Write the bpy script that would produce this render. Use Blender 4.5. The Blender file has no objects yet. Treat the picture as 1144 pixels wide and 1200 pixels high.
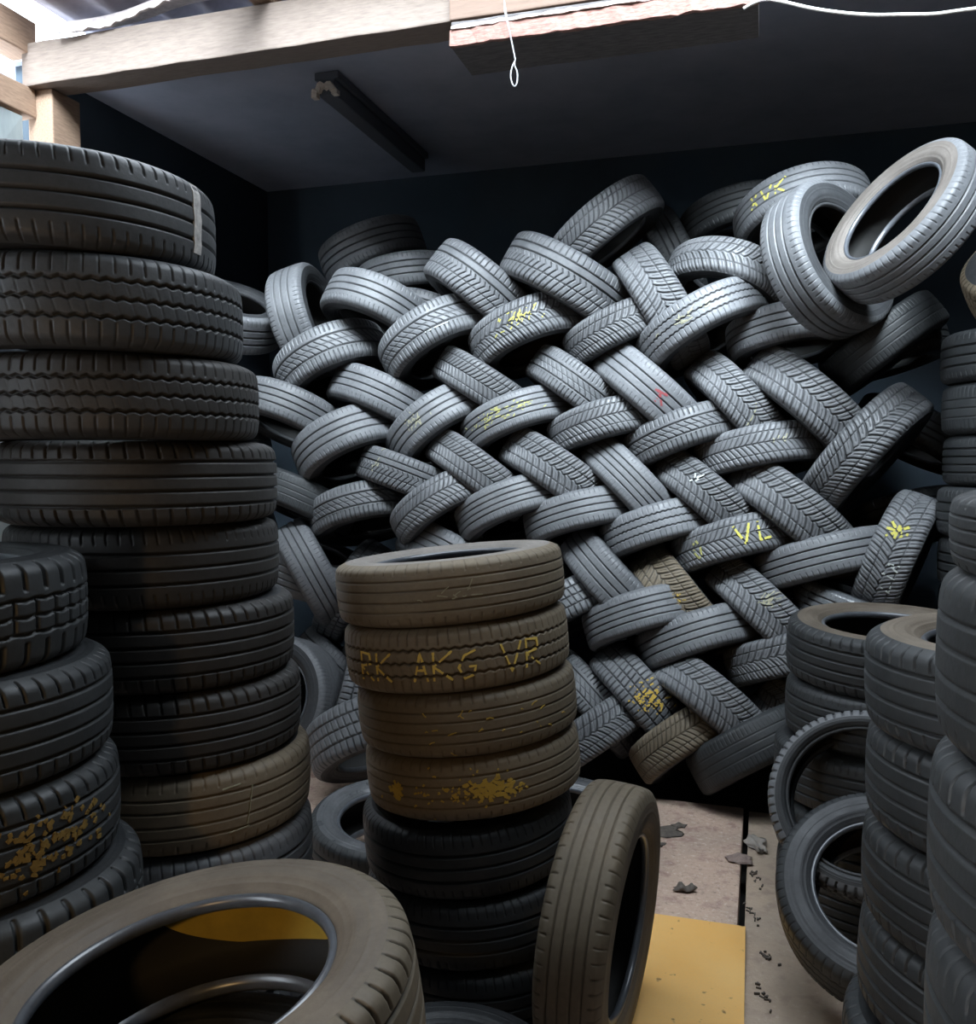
import bpy, math, random
import numpy as np
from mathutils import Vector, Matrix
random.seed(4)
SC = bpy.context.scene
COL = SC.collection
PI = math.pi

# ------------------------------------------------------------------ frame
F = 1050.0                       # focal length for the 1144 px wide picture
CAM = Vector((0, 0, 1.5))
PITCH = math.atan(60 / F)
FWD = Vector((0, math.cos(PITCH), -math.sin(PITCH)))
UP = Vector((0, math.sin(PITCH), math.cos(PITCH)))
ROT = math.radians(17)           # the shed stands turned against the camera
U = Vector((math.cos(ROT), -math.sin(ROT), 0))
V = Vector((math.sin(ROT), math.cos(ROT), 0))
RM = Matrix.Rotation(-ROT, 4, 'Z')

def room(u, v, z=0):
    return U * u + V * v + Vector((0, 0, z))

# ------------------------------------------------------------------ objects
def link(o, parent=None):
    COL.objects.link(o)
    if parent: o.parent = parent
    return o

def tag(o, label, cat, group=None, kind=None):
    if label: o['label'] = label
    if cat: o['category'] = cat
    if group: o['group'] = group
    if kind: o['kind'] = kind
    return o

def empty(name, mat=None):
    o = bpy.data.objects.new(name, None)
    o.empty_display_size = .1
    if mat is not None: o.matrix_world = mat
    return link(o)

def mesh_obj(name, verts, faces, mat, parent=None, smooth=False, mw=None):
    me = bpy.data.meshes.new(name)
    me.from_pydata([tuple(v) for v in verts], [], faces)
    me.update()
    if smooth: me.polygons.foreach_set('use_smooth', [True] * len(me.polygons))
    if mat: me.materials.append(mat)
    o = bpy.data.objects.new(name, me)
    if mw is not None: o.matrix_world = mw
    return link(o, parent)

def box(name, lo, hi, mat, parent=None, mw=None, bevel=0.0, cuts=0, jitter=0.0):
    import bmesh
    bm = bmesh.new()
    bmesh.ops.create_cube(bm, size=1)
    for v in bm.verts:
        v.co = Vector([(lo[i] + hi[i]) / 2 + v.co[i] * (hi[i] - lo[i]) for i in range(3)])
    if cuts:
        ax = max(range(3), key=lambda i: hi[i] - lo[i])
        es = [e for e in bm.edges if abs((e.verts[0].co - e.verts[1].co)[ax]) > 1e-6]
        bmesh.ops.subdivide_edges(bm, edges=es, cuts=cuts, use_grid_fill=True)
        rr = random.Random(hash(name) % 99 + cuts)
        for v in bm.verts:
            for i in range(3):
                if i != ax: v.co[i] += rr.uniform(-jitter, jitter)
    if bevel:
        bmesh.ops.bevel(bm, geom=[e for e in bm.edges if e.calc_face_angle(0) > .5], offset=bevel, segments=2, affect='EDGES', profile=.6)
    me = bpy.data.meshes.new(name); bm.to_mesh(me); bm.free()
    if mat: me.materials.append(mat)
    o = bpy.data.objects.new(name, me)
    if mw is not None: o.matrix_world = mw
    return link(o, parent)

def tube(name, pts, rad, mat, parent=None, cyclic=False, res=3):
    cu = bpy.data.curves.new(name, 'CURVE'); cu.dimensions = '3D'
    sp = cu.splines.new('NURBS'); sp.points.add(len(pts) - 1)
    for p, q in zip(sp.points, pts): p.co = (*q, 1)
    sp.use_endpoint_u = True; sp.order_u = 3; sp.use_cyclic_u = cyclic
    cu.bevel_depth = rad; cu.bevel_resolution = res; cu.resolution_u = 6
    cu.use_fill_caps = True
    o0 = bpy.data.objects.new(name, cu)
    me = bpy.data.meshes.new_from_object(o0)
    bpy.data.objects.remove(o0)
    me.name = name
    me.materials.append(mat)
    me.polygons.foreach_set('use_smooth', [True] * len(me.polygons))
    return link(bpy.data.objects.new(name, me), parent)

# ------------------------------------------------------------------ materials
def new_mat(name):
    m = bpy.data.materials.new(name); m.use_nodes = True
    nt = m.node_tree; b = nt.nodes['Principled BSDF']
    return m, nt, b

def N(nt, kind, **kw):
    n = nt.nodes.new(kind)
    for k, v in kw.items():
        if k in n.inputs: n.inputs[k].default_value = v
        else: setattr(n, k, v)
    return n

def mix(nt, fac, a, b, blend='MIX'):
    m = nt.nodes.new('ShaderNodeMix'); m.data_type = 'RGBA'; m.blend_type = blend
    for s, v in ((m.inputs['Factor'], fac), (m.inputs['A'], a), (m.inputs['B'], b)):
        if hasattr(v, 'is_output'): nt.links.new(v, s)
        elif isinstance(v, (int, float)): s.default_value = v
        else: s.default_value = (*v, 1)
    return m.outputs['Result']

def ramp(nt, fac, p0, p1, c0=0.0, c1=1.0):
    r = nt.nodes.new('ShaderNodeMapRange'); nt.links.new(fac, r.inputs[0])
    r.inputs[1].default_value = p0; r.inputs[2].default_value = p1
    r.inputs[3].default_value = c0; r.inputs[4].default_value = c1
    return r.outputs[0]

def noise(nt, scale, detail=4, coord='Object', rough=.6, stretch=None):
    tc = nt.nodes.new('ShaderNodeTexCoord')
    n = nt.nodes.new('ShaderNodeTexNoise')
    n.inputs['Scale'].default_value = scale; n.inputs['Detail'].default_value = detail
    n.inputs['Roughness'].default_value = rough
    src = tc.outputs[coord]
    if stretch:
        mp = nt.nodes.new('ShaderNodeMapping'); mp.inputs['Scale'].default_value = stretch
        nt.links.new(src, mp.inputs[0]); src = mp.outputs[0]
    nt.links.new(src, n.inputs['Vector'])
    return n.outputs['Fac']

def rubber(name, rib, groove, dust, rough=.62, dust_amt=.5, spec=.45, scuff=.5):
    """rubber whose scuffed ribs are paler than its clean grooves (attribute 'wear')"""
    m, nt, b = new_mat(name)
    at = nt.nodes.new('ShaderNodeAttribute'); at.attribute_name = 'wear'
    oi = nt.nodes.new('ShaderNodeObjectInfo')
    base = mix(nt, at.outputs['Fac'], groove, rib)
    n1 = noise(nt, 9, 6); n2 = noise(nt, 70, 4)
    base = mix(nt, ramp(nt, n1, .42, .68, 0, dust_amt), base, dust)
    base = mix(nt, ramp(nt, n2, .3, .75, 0, scuff), base, [c * .45 for c in rib])
    val = nt.nodes.new('ShaderNodeHueSaturation')
    nt.links.new(base, val.inputs['Color'])
    nt.links.new(ramp(nt, oi.outputs['Random'], 0, 1, .82, 1.18), val.inputs['Value'])
    nt.links.new(val.outputs[0], b.inputs['Base Color'])
    nt.links.new(ramp(nt, n1, .3, .7, rough - .1, rough + .14), b.inputs['Roughness'])
    b.inputs['Specular IOR Level'].default_value = spec
    bp = nt.nodes.new('ShaderNodeBump'); bp.inputs['Strength'].default_value = .35; bp.inputs['Distance'].default_value = .002
    nt.links.new(n2, bp.inputs['Height']); nt.links.new(bp.outputs[0], b.inputs['Normal'])
    return m

def plain(name, col, rough=.6, metal=0, n_scale=0, n_col=None, amt=.5, stretch=None, bump=0, spec=.5):
    m, nt, b = new_mat(name)
    b.inputs['Roughness'].default_value = rough; b.inputs['Metallic'].default_value = metal
    b.inputs['Specular IOR Level'].default_value = spec
    if n_scale:
        n = noise(nt, n_scale, 6, stretch=stretch)
        nt.links.new(mix(nt, ramp(nt, n, .35, .68, 0, amt), col, n_col or [c * .5 for c in col]), b.inputs['Base Color'])
        if bump:
            bp = nt.nodes.new('ShaderNodeBump'); bp.inputs['Strength'].default_value = bump; bp.inputs['Distance'].default_value = .004
            nt.links.new(n, bp.inputs['Height']); nt.links.new(bp.outputs[0], b.inputs['Normal'])
    else:
        b.inputs['Base Color'].default_value = (*col, 1)
    return m

M = {}
M['tread'] = rubber('scuffed_rubber', (.125, .130, .138), (.006, .007, .008), (.175, .180, .188), rough=.52, dust_amt=.4, spec=.6)
M['tread_grey'] = rubber('grey_rubber', (.050, .053, .056), (.005, .005, .005), (.070, .073, .076), rough=.5, dust_amt=.4, spec=.5)
M['tread_umber'] = rubber('umber_rubber', (.036, .034, .032), (.004, .004, .004), (.052, .048, .045), rough=.55, dust_amt=.4, spec=.5)
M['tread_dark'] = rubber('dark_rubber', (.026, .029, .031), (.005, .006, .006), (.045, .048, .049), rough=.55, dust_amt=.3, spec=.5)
M['tread_brown'] = rubber('dusty_brown_rubber', (.165, .132, .090), (.028, .022, .015), (.21, .168, .112), rough=.6, dust_amt=.5, scuff=.35)
M['tread_shiny'] = rubber('wet_rubber', (.14, .15, .16), (.008, .008, .009), (.12, .13, .14), rough=.25, spec=.8)
M['side'] = rubber('sidewall_rubber', (.034, .036, .039), (.02, .02, .02), (.06, .062, .064), rough=.55, dust_amt=.35)
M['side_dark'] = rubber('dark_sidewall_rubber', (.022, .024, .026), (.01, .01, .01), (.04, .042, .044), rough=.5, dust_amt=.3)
M['side_brown'] = rubber('dusty_brown_sidewall', (.135, .108, .080), (.03, .025, .018), (.22, .18, .135), rough=.6, dust_amt=.7, scuff=.3)
M['side_grey'] = rubber('dusty_grey_sidewall', (.12, .105, .092), (.03, .03, .03), (.17, .15, .135), rough=.7, dust_amt=.7, scuff=.3)
M['side_pale'] = rubber('pale_dusty_sidewall', (.24, .215, .19), (.03, .03, .03), (.33, .30, .27), rough=.7, dust_amt=.7, scuff=.3)
M['side_shiny'] = rubber('shiny_sidewall', (.10, .105, .11), (.03, .03, .03), (.22, .22, .23), rough=.3, dust_amt=.5, spec=.8)
M['bead'] = plain('bead_rubber', (.10, .11, .125), .28, 0, 40, (.04, .04, .045), .6, spec=.8)
M['liner'] = plain('liner_rubber', (.010, .010, .010), .7, 0, 20, (.02, .018, .014), .5)
M['yellow'] = plain('yellow_chalk', (.50, .46, .10), .9)
M['orange'] = plain('amber_chalk', (.50, .34, .06), .9)
M['white'] = plain('white_chalk', (.45, .48, .46), .9)
M['pale'] = plain('pale_chalk', (.30, .29, .20), .9)
M['pale_yellow'] = plain('pale_yellow_chalk', (.34, .33, .12), .9)
M['amber_bright'] = plain('amber_chalk_line', (.72, .52, .12), .9)
M['red'] = plain('red_chalk', (.24, .05, .055), .9)
M['stain'] = plain('ochre_mud', (.22, .14, .03), .8, 0, 60, (.12, .07, .01), .9, bump=.4)
M['mustard'] = plain('mustard_yellow', (.60, .42, .06), .6, 0, 22, (.42, .30, .05), .7)
M['paper'] = plain('paper_label', (.50, .47, .44), .7, 0, 60, (.2, .19, .18), .8)
M['wood'] = plain('pale_timber', (.185, .145, .12), .75, 0, 14, (.125, .095, .078), .8, stretch=(1.2, 9, 9), bump=.3)
M['wood_side'] = plain('orange_timber', (.33, .22, .15), .75, 0, 14, (.20, .13, .09), .8, stretch=(9, 1.2, 9), bump=.3)
M['wood_brown'] = plain('brown_plank', (.14, .09, .065), .75, 0, 10, (.10, .065, .045), .8, stretch=(1, 8, 8), bump=.3)
M['wood_dark'] = plain('dark_plank', (.085, .05, .04), .8, 0, 10, (.04, .025, .02), .8, stretch=(1, 8, 8), bump=.3)
M['wood_grey'] = plain('grey_plank', (.11, .10, .10), .8, 0, 18, (.04, .036, .036), .9, stretch=(1, 6, 6), bump=.3)
M['wall'] = plain('dark_blue_wall', (.038, .056, .074), .9, 0, 3, (.028, .042, .058), .8, bump=.2)
M['ceil'] = plain('dark_ceiling_sheet', (.38, .41, .50), .85, 0, 2.5, (.26, .30, .38), .8)
M['dark'] = plain('near_black_board', (.020, .020, .020), .9, 0, 3, (.012, .012, .012), .6)
M['felt'] = plain('roofing_felt', (.30, .27, .29), .85, 0, 9, (.18, .16, .18), .8, bump=.4)
M['feltedge'] = plain('torn_felt', (.60, .54, .53), .85, 0, 30, (.35, .3, .3), .8, bump=.6)
M['sheet'] = plain('pale_corrugated_sheet', (.26, .29, .29), .55, 0, 6, (.18, .21, .22), .8, stretch=(3, 3, .6))
M['shade_ground'] = plain('shade_black_ground', (.012, .011, .010), .95, 0, 20, (.03, .026, .022), .5, bump=.5)
M['rope'] = plain('white_rope', (.60, .58, .55), .8)
M['string'] = plain('grey_string', (.30, .30, .31), .85)
M['lamp'] = plain('lamp_housing', (.10, .11, .13), .6)
M['lampend'] = plain('bare_metal_end', (.75, .68, .60), .5, 0, 60, (.4, .3, .25), .6)
M['plastic'] = plain('pale_plastic', (.40, .36, .32), .5, 0, 40, (.28, .24, .2), .7)
M['dirt'] = plain('dry_dirt', (.36, .27, .23), .9, 0, 60, (.22, .16, .14), .9)
M['scrap'] = plain('dark_scrap', (.15, .125, .105), .8, 0, 50, (.06, .05, .04), .7)

def slab_mat(name, a, b_, c, speck):
    m, nt, b = new_mat(name)
    big = noise(nt, 2.6, 5); fine = noise(nt, 55, 5, rough=.75); mid = noise(nt, 14, 6)
    col = mix(nt, ramp(nt, big, .38, .62), a, b_)
    col = mix(nt, ramp(nt, mid, .52, .66, 0, .75), col, c)
    col = mix(nt, ramp(nt, fine, .56, .66, 0, speck), col, (.75, .66, .56))
    col = mix(nt, ramp(nt, fine, .44, .36, 0, speck * .8), col, (.22, .16, .13))
    nt.links.new(col, b.inputs['Base Color'])
    b.inputs['Roughness'].default_value = .85
    bp = nt.nodes.new('ShaderNodeBump'); bp.inputs['Strength'].default_value = .6; bp.inputs['Distance'].default_value = .006
    nt.links.new(fine, bp.inputs['Height']); nt.links.new(bp.outputs[0], b.inputs['Normal'])
    return m
M['slab_rough'] = slab_mat('rough_pink_concrete', (.60, .43, .33), (.50, .37, .29), (.36, .22, .18), .75)
M['slab_smooth'] = slab_mat('smooth_tan_concrete', (.50, .38, .28), (.43, .34, .26), (.34, .255, .20), .2)
# painted board: orange-yellow with small dirt specks
m, nt, b = new_mat('yellow_board_paint')
big = noise(nt, 3, 4); sp = noise(nt, 26, 3, rough=.5); fine = noise(nt, 160, 2)
col = mix(nt, ramp(nt, big, .3, .7), (.86, .47, .13), (.88, .53, .18))
col = mix(nt, ramp(nt, sp, .68, .74, 0, .85), col, (.12, .06, .02))
col = mix(nt, ramp(nt, fine, .4, .7, 0, .2), col, (.7, .45, .2))
nt.links.new(col, b.inputs['Base Color']); b.inputs['Roughness'].default_value = .6
M['board'] = m

# ------------------------------------------------------------------ tire meshes
R0, W0, RI0 = .31, .19, .195
def sm(x): x = np.clip(x, 0, 1); return x * x * (3 - 2 * x)
def groove(d, hw, soft): return sm((hw + soft - np.abs(d)) / (2 * soft))
def frac_d(x): return np.abs(x - np.round(x))         # distance to the nearest integer
PER = 2 * PI * R0

def pattern(style, s, y):
    """depth 0..1 of the tread grooves; s along the tread in metres, y across -1..1"""
    ay = np.abs(y); d = np.zeros_like(s)
    def lat(n, duty, lo, hi, amp, slant=0.0, off=0.0):
        q = s / PER * n + slant * y + off
        return groove(frac_d(q), duty / 2, .05) * amp * sm((ay - lo) / .06 + .5) * sm((hi - ay) / .06 + .5)
    def circ(c, hw, amp=1.0, wob=0.0, n=60):
        yy = y - c
        if wob: yy = yy + wob * (np.abs((s / PER * n) % 1 - .5) * 4 - 1)
        return groove(yy, hw * .85, .016) * amp
    if style == 'rib':
        for c in (-.42, 0, .42): d = np.maximum(d, circ(c, .042))
        d = np.maximum(d, lat(76, .12, .70, 1.2, .5, .4))
    elif style == 'rib4':
        for c in (-.54, -.18, .18, .54): d = np.maximum(d, circ(c, .038))
        d = np.maximum(d, lat(90, .12, .72, 1.2, .3))
    elif style == 'zig':
        for c in (-.45, 0, .45): d = np.maximum(d, circ(c, .045, 1, .035, 72))
        d = np.maximum(d, lat(72, .12, .6, 1.2, .5)); d = np.maximum(d, lat(72, .06, .05, .4, .22, .8))
    elif style == 'asym':
        for c in (-.42, .34): d = np.maximum(d, circ(c, .048))
        q = s / PER * 52 + .9 * np.sin(y * 3.2)
        d = np.maximum(d, groove(frac_d(q), .08, .05) * sm((.34 - y) / .05) * sm((y + .42) / .05) * .85)
        d = np.maximum(d, lat(78, .24, .55, 1.2, .75))
        d = np.maximum(d, circ(-.05, .025, .6))
    elif style == 'block':
        for c in (-.52, 0.0, .52): d = np.maximum(d, circ(c, .045))
        d = np.maximum(d, lat(62, .26, .50, 1.2, .85)); d = np.maximum(d, lat(62, .24, -.1, .5, .85, .5, .5))
    elif style == 'mixed':
        for c in (.55, .16): d = np.maximum(d, circ(c, .045))
        d = np.maximum(d, lat(66, .14, .60, 1.2, .8) * (y > 0))
        q = s / PER * 66 + 1.6 * np.abs(y + .1) ** .8
        d = np.maximum(d, groove(frac_d(q), .10, .06) * sm((.12 - y) / .05) * sm((1.2 + y) / .08) * .9)
        d = np.maximum(d, circ(-.5, .03, .8))
    elif style == 'vee':
        curve = 1.45 * ay ** .6
        q = s / PER * 50 - curve
        d = groove(frac_d(q), .11, .06) * sm((1.25 - ay) / .1)
        q2 = s / PER * 50 - curve + .5
        d = np.maximum(d, groove(frac_d(q2), .05, .05) * .55 * sm((ay - .12) / .1))
        d = np.maximum(d, circ(0, .03, .9, .05, 50)); d = np.maximum(d, groove(ay - .55, .028, .02) * .8)
    elif style == 'chev':
        curve = 2.0 * ay ** .65
        q = s / PER * 70 - curve
        d = groove(frac_d(q), .13, .08) * .8 * sm((1.2 - ay) / .1)
        d = np.maximum(d, circ(0, .035)); d = np.maximum(d, groove(ay - .62, .03, .02) * .7)
    elif style == 'smooth':
        for c in (-.4, 0, .4): d = np.maximum(d, circ(c, .03, .35))
        d = np.maximum(d, lat(96, .2, .5, 1.2, .22))
    elif style == 'worn':
        for c in (-.56, -.2, .2, .56): d = np.maximum(d, circ(c, .03, .55))
        d = np.maximum(d, lat(64, .1, .78, 1.2, .45))
    elif style == 'truck':
        for c in (-.36, 0, .36): d = np.maximum(d, circ(c, .04, 1, .02, 44))
        d = np.maximum(d, lat(44, .2, .55, 1.3, 1.0)); d = np.maximum(d, lat(44, .14, -.1, .36, .9, 0, .5))
    elif style == 'fine':
        for c in (-.6, -.2, .2, .6): d = np.maximum(d, circ(c, .04))
        d = np.maximum(d, lat(60, .13, .68, 1.3, .9, .4))
    return np.clip(d, 0, 1)

def grid_mesh(name, X, Y, Z, wear, mat_names, flip=False):
    """closed in the first index, open in the second"""
    nu, nv = X.shape
    me = bpy.data.meshes.new(name)
    co = np.stack([X, Y, Z], -1).reshape(-1, 3).astype(np.float32)
    i = np.arange(nu)[:, None]; j = np.arange(nv - 1)[None, :]; k = (i + 1) % nu
    a = i * nv + j; b = k * nv + j; c = k * nv + j + 1; d_ = i * nv + j + 1
    q = np.stack([a, b, c, d_] if not flip else [a, d_, c, b], -1).reshape(-1, 4).astype(np.int32)
    me.vertices.add(len(co)); me.vertices.foreach_set('co', co.ravel())
    me.loops.add(q.size); me.loops.foreach_set('vertex_index', q.ravel())
    me.polygons.add(len(q)); me.polygons.foreach_set('loop_start', np.arange(0, q.size, 4, dtype=np.int32))
    me.polygons.foreach_set('use_smooth', np.ones(len(q), dtype=bool))
    at = me.attributes.new('wear', 'FLOAT', 'POINT')
    at.data.foreach_set('value', np.broadcast_to(wear, X.shape).astype(np.float32).ravel())
    me.update(calc_edges=True)
    me.validate()
    return me

def tread_profile(yn):
    """radius and axial position over -1.18..1.18 (|yn|>1 is the rounded shoulder)"""
    ay = np.abs(yn); tw = W0 * .43
    crown = R0 - .006 * np.clip(ay, 0, 1) ** 3
    t = np.clip((ay - .86) / .40, 0, 1)
    r = crown - .030 * t ** 2
    z = np.sign(yn) * (np.minimum(ay, 1) * tw + np.clip(ay - 1, 0, 1) * .055)
    return r, z

MESH = {}
def build_tread(style):
    nu, nv = 960, 84
    th = np.linspace(0, 2 * PI, nu, endpoint=False)[:, None]
    yn = np.linspace(-1.22, 1.22, nv)[None, :]
    s = th * R0 + 0 * yn; y = yn + 0 * th
    d = pattern(style, s, y)
    r, z = tread_profile(y)
    fade = sm((1.2 - np.abs(y)) / .08)
    rr = r - .0075 * d * fade
    return grid_mesh('tread_' + style, rr * np.cos(th), rr * np.sin(th), z, 1 - d, None)

def side_profile(rin):
    r1, z1 = tread_profile(np.array([1.22])); r1 = float(r1[0]); z1 = float(z1[0])
    pts = []
    n = 26
    for i in range(n + 1):
        t = i / n
        r = r1 + (rin + .012 - r1) * t
        z = z1 + (W0 / 2 - z1) * math.sin(min(1, t * 2.2) * PI / 2)
        if t > .55: z -= .020 * ((t - .55) / .45) ** 1.6
        z += .0011 * math.cos(t * 75) * (1 if .12 < t < .93 else 0)      # moulded rings
        if abs(t - .30) < .025: z += .0016
        if abs(t - .82) < .03: z += .0022
        pts.append((r, z))
    return pts

def build_side(sign, rin):
    pts = side_profile(rin); nu = 240
    th = np.linspace(0, 2 * PI, nu, endpoint=False)[:, None]
    r = np.array([p[0] for p in pts])[None, :]; z = np.array([p[1] for p in pts])[None, :]
    rad = .0006 * np.cos(th * 120) * (np.abs(np.linspace(0, 1, len(pts)) - .15) < .09)[None, :]
    return grid_mesh('sidewall', (r + 0 * th) * np.cos(th), (r + 0 * th) * np.sin(th), sign * (z + rad), 1.0, None, flip=sign < 0)

def build_bead(sign, rin):
    r0, z0 = side_profile(rin)[-1]; nu = 160
    prof = [(r0, z0), (r0 - .003, z0 + .0035), (r0 - .008, z0 + .003), (rin, z0 - .004), (rin + .001, z0 - .014), (rin + .010, z0 - .020)]
    th = np.linspace(0, 2 * PI, nu, endpoint=False)[:, None]
    r = np.array([p[0] for p in prof])[None, :]; z = np.array([p[1] for p in prof])[None, :]
    return grid_mesh('bead', (r + 0 * th) * np.cos(th), (r + 0 * th) * np.sin(th), sign * (z + 0 * th), 1.0, None, flip=sign < 0)

def liner_profile(rin):
    r0, z0 = side_profile(rin)[-1]
    ze = z0 - .020; re = rin + .010
    half = [(re, ze), (re + (R0 - .03 - re) * .35, W0 / 2 - .014), (re + (R0 - .03 - re) * .7, W0 / 2 - .014), (R0 - .026, W0 / 2 - .035), (R0 - .016, W0 / 4), (R0 - .014, 0)]
    return half + [(r, -z) for r, z in half[-2::-1]]

def build_liner(rin):
    pts = liner_profile(rin); nu = 120
    th = np.linspace(0, 2 * PI, nu, endpoint=False)[:, None]
    r = np.array([p[0] for p in pts])[None, :]; z = np.array([p[1] for p in pts])[None, :]
    return grid_mesh('inner_liner', (r + 0 * th) * np.cos(th), (r + 0 * th) * np.sin(th), z + 0 * th, .5, None)

def get_mesh(kind, mat, *a):
    key = (kind, mat) + a
    if key not in MESH:
        base = (kind,) + a
        if base not in MESH:
            MESH[base] = {'tread': build_tread, 'sidewall': build_side, 'bead': build_bead, 'liner': build_liner}[kind](*a)
        me = MESH[base] if len(MESH[base].materials) == 0 else MESH[base].copy()
        me.materials.clear()
        me.materials.append(M[mat]); MESH[key] = me
    return MESH[key]

def basis(axis):
    A = Vector(axis).normalized()
    t = Vector((0, 1, 0)) if abs(A.y) < .9 else Vector((1, 0, 0))
    x = t.cross(A).normalized(); y = A.cross(x)
    return x, y, A

CATG = 'tire'
def tire(center, axis, R, w, style, label, group, tread='tread', side='side', top_side=None, near=False, rin=None, spin=None):
    x, y, A = basis(axis)
    m = Matrix((x, y, A)).transposed().to_4x4()
    m.translation = Vector(center)
    spin = random.uniform(0, 2 * PI) if spin is None else spin
    m = m @ Matrix.Rotation(spin, 4, 'Z') @ Matrix.Diagonal((R / R0, R / R0, w / W0, 1))
    e = empty('tire', m)
    tag(e, label, CATG, group)
    rin = rin or RI0
    def part(name, me):
        o = bpy.data.objects.new(name, me); link(o, e); return o
    part('tread', get_mesh('tread', tread, style))
    bm_ = 'bead' if near else side
    for sign, sd_ in ((1, top_side or side), (-1, side)):
        sw = part('sidewall', get_mesh('sidewall', sd_, sign, rin))
        link(bpy.data.objects.new('bead', get_mesh('bead', bm_, sign, rin)), sw)
    part('inner_liner', get_mesh('liner', 'liner', rin))
    return e

def facing(e):
    """angle, in the tire's own frame, of the tread spot that faces the camera"""
    l = e.matrix_world.inverted() @ CAM
    return math.atan2(l.y, l.x)

def flip_sign(e):
    """+1 if the tire's axis points up in the picture"""
    return 1 if (e.matrix_world.to_3x3() @ Vector((0, 0, 1))).dot(UP) > 0 else -1

def child(e, kind):
    return [c for c in e.children if c.name.startswith(kind)][0]

def ribbon(e, name, strokes, mat, off=0.0, width=.006, thick=.0012, label=None, lift=.0006, thin=.72):
    width *= thin; tread = child(e, 'tread'); style = tread.data.name.split('.')[0].replace('tread_', '')
    """chalk strokes painted on the tread; strokes are polylines of (metres right, metres up) from the facing spot"""
    th0 = facing(e); sg = flip_sign(e)
    S = e.matrix_world.to_scale(); kr, kz = S.x, S.z
    verts = []; faces = []
    rr = random.Random(len(strokes) * 7 + int(width * 1e4))
    def P(s, y, h):
        s *= sg; y *= sg
        th = th0 + (s + off * sg) / (R0 * kr)
        yy = y / kz
        yn = yy / (W0 * .43)
        if abs(yn) > 1: yn = math.copysign(1 + (abs(yy) - W0 * .43) / .055, yy)
        r, z = tread_profile(np.array([max(-1.2, min(1.2, yn))]))
        r = float(r[0]) + h
        return Vector((r * math.cos(th), r * math.sin(th), float(z[0])))
    for st in strokes:
        pts = []
        for a, b in zip(st[:-1], st[1:]):
            n = max(1, int(math.hypot(b[0] - a[0], b[1] - a[1]) / .0045))
            for i in range(n): pts.append((a[0] + (b[0] - a[0]) * i / n, a[1] + (b[1] - a[1]) * i / n))
        pts.append(st[-1])
        base = len(verts); keep = []
        for p in pts:
            yq = p[1] * sg / kz; yn_ = yq / (W0 * .43)
            thq = th0 + (p[0] * sg + off * sg) / (R0 * kr)
            keep.append(float(pattern(style, np.array([(thq % (2 * PI)) * R0]), np.array([yn_]))[0]) < .8 and rr.random() > .03)
        for i, p in enumerate(pts):
            q = pts[min(i + 1, len(pts) - 1)]; o_ = pts[max(i - 1, 0)]
            dx, dy = q[0] - o_[0], q[1] - o_[1]; l = math.hypot(dx, dy) or 1
            wd = width * rr.uniform(.35, .65)
            nx, ny = -dy / l * wd, dx / l * wd
            for h in (lift + thick, lift - .001):
                verts.append(P(p[0] + nx, p[1] + ny, h)); verts.append(P(p[0] - nx, p[1] - ny, h))
        for i in range(len(pts) - 1):
            if not (keep[i] and keep[i + 1]): continue
            a = base + i * 4; b = a + 4
            faces += [(a, b, b + 1, a + 1), (a + 2, a + 3, b + 3, b + 2), (a, a + 2, b + 2, b), (a + 1, b + 1, b + 3, a + 3)]
            if i == 0 or not keep[i - 1]: faces.append((a, a + 1, a + 3, a + 2))
            if i == len(pts) - 2 or not keep[min(i + 2, len(pts) - 1)]: faces.append((b, b + 2, b + 3, b + 1))
    o = mesh_obj(name, verts, faces, M[mat], tread)
    if label: o['label'] = label
    return o

GL = {'V': [[(0, 1), (.4, 0), (.8, 1)]], 'K': [[(0, 0), (0, 1)], [(.65, 1), (0, .5), (.65, 0)]],
      'R': [[(0, 0), (0, 1), (.5, .95), (.55, .6), (0, .5), (.65, 0)]], 'A': [[(0, 0), (.25, 1), (.5, 0)], [(.1, .4), (.4, .4)]],
      'G': [[(.6, .95), (.2, .8), (0, .4), (.2, 0), (.5, .1), (.6, .4), (.35, .4)]], 'L': [[(.1, 1), (0, .05), (.6, .1)]],
      'T': [[(0, 1), (.6, 1)], [(.3, 1), (.3, 0)]], 'X': [[(0, 0), (.6, 1)], [(0, 1), (.6, 0)]],
      'O': [[(.25, 0), (0, .4), (.1, .9), (.35, 1), (.5, .6), (.45, .15), (.25, 0)]],
      '*': [[(0, .5), (1, .5)], [(.5, 0), (.5, 1)], [(.1, .1), (.9, .9)], [(.1, .9), (.9, .1)], [(.3, .2), (.7, .85)], [(.2, .7), (.85, .35)]]}
def text(s, h, x0=0, y0=0, slant=0.0, gap=.35):
    out = []; x = x0
    for ch in s:
        if ch == ' ': x += h * .7; continue
        wd = max(p[0] for st in GL[ch] for p in st)
        for st in GL[ch]:
            out.append([(x + p[0] * h + slant * p[1] * h, y0 + p[1] * h) for p in st])
        x += (wd + gap) * h
    return out
def chalk_text(e, s, h, x0, y0, mat, label, slant=0.0, gap=.35, **kw):
    x = x0
    for ch in s:
        if ch == ' ': x += h * .7; continue
        ribbon(e, 'chalk_letter', text(ch, h, x, y0, slant), mat, label=label, **kw)
        x += (max(p[0] for st in GL[ch] for p in st) + gap) * h
def splat(n, sx, sy, ln, seed, ang=.3):
    r = random.Random(seed); out = []
    for _ in range(n):
        x = r.gauss(0, sx); y = max(-.07, min(.07, r.gauss(0, sy))); a = r.gauss(ang, .5); l = ln * r.uniform(.3, 1.2)
        out.append([(x, y), (x + l * .5 * math.cos(a), y + l * .5 * math.sin(a) + r.uniform(-.003, .003)), (x + l * math.cos(a), y + l * math.sin(a))])
    return out

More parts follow.
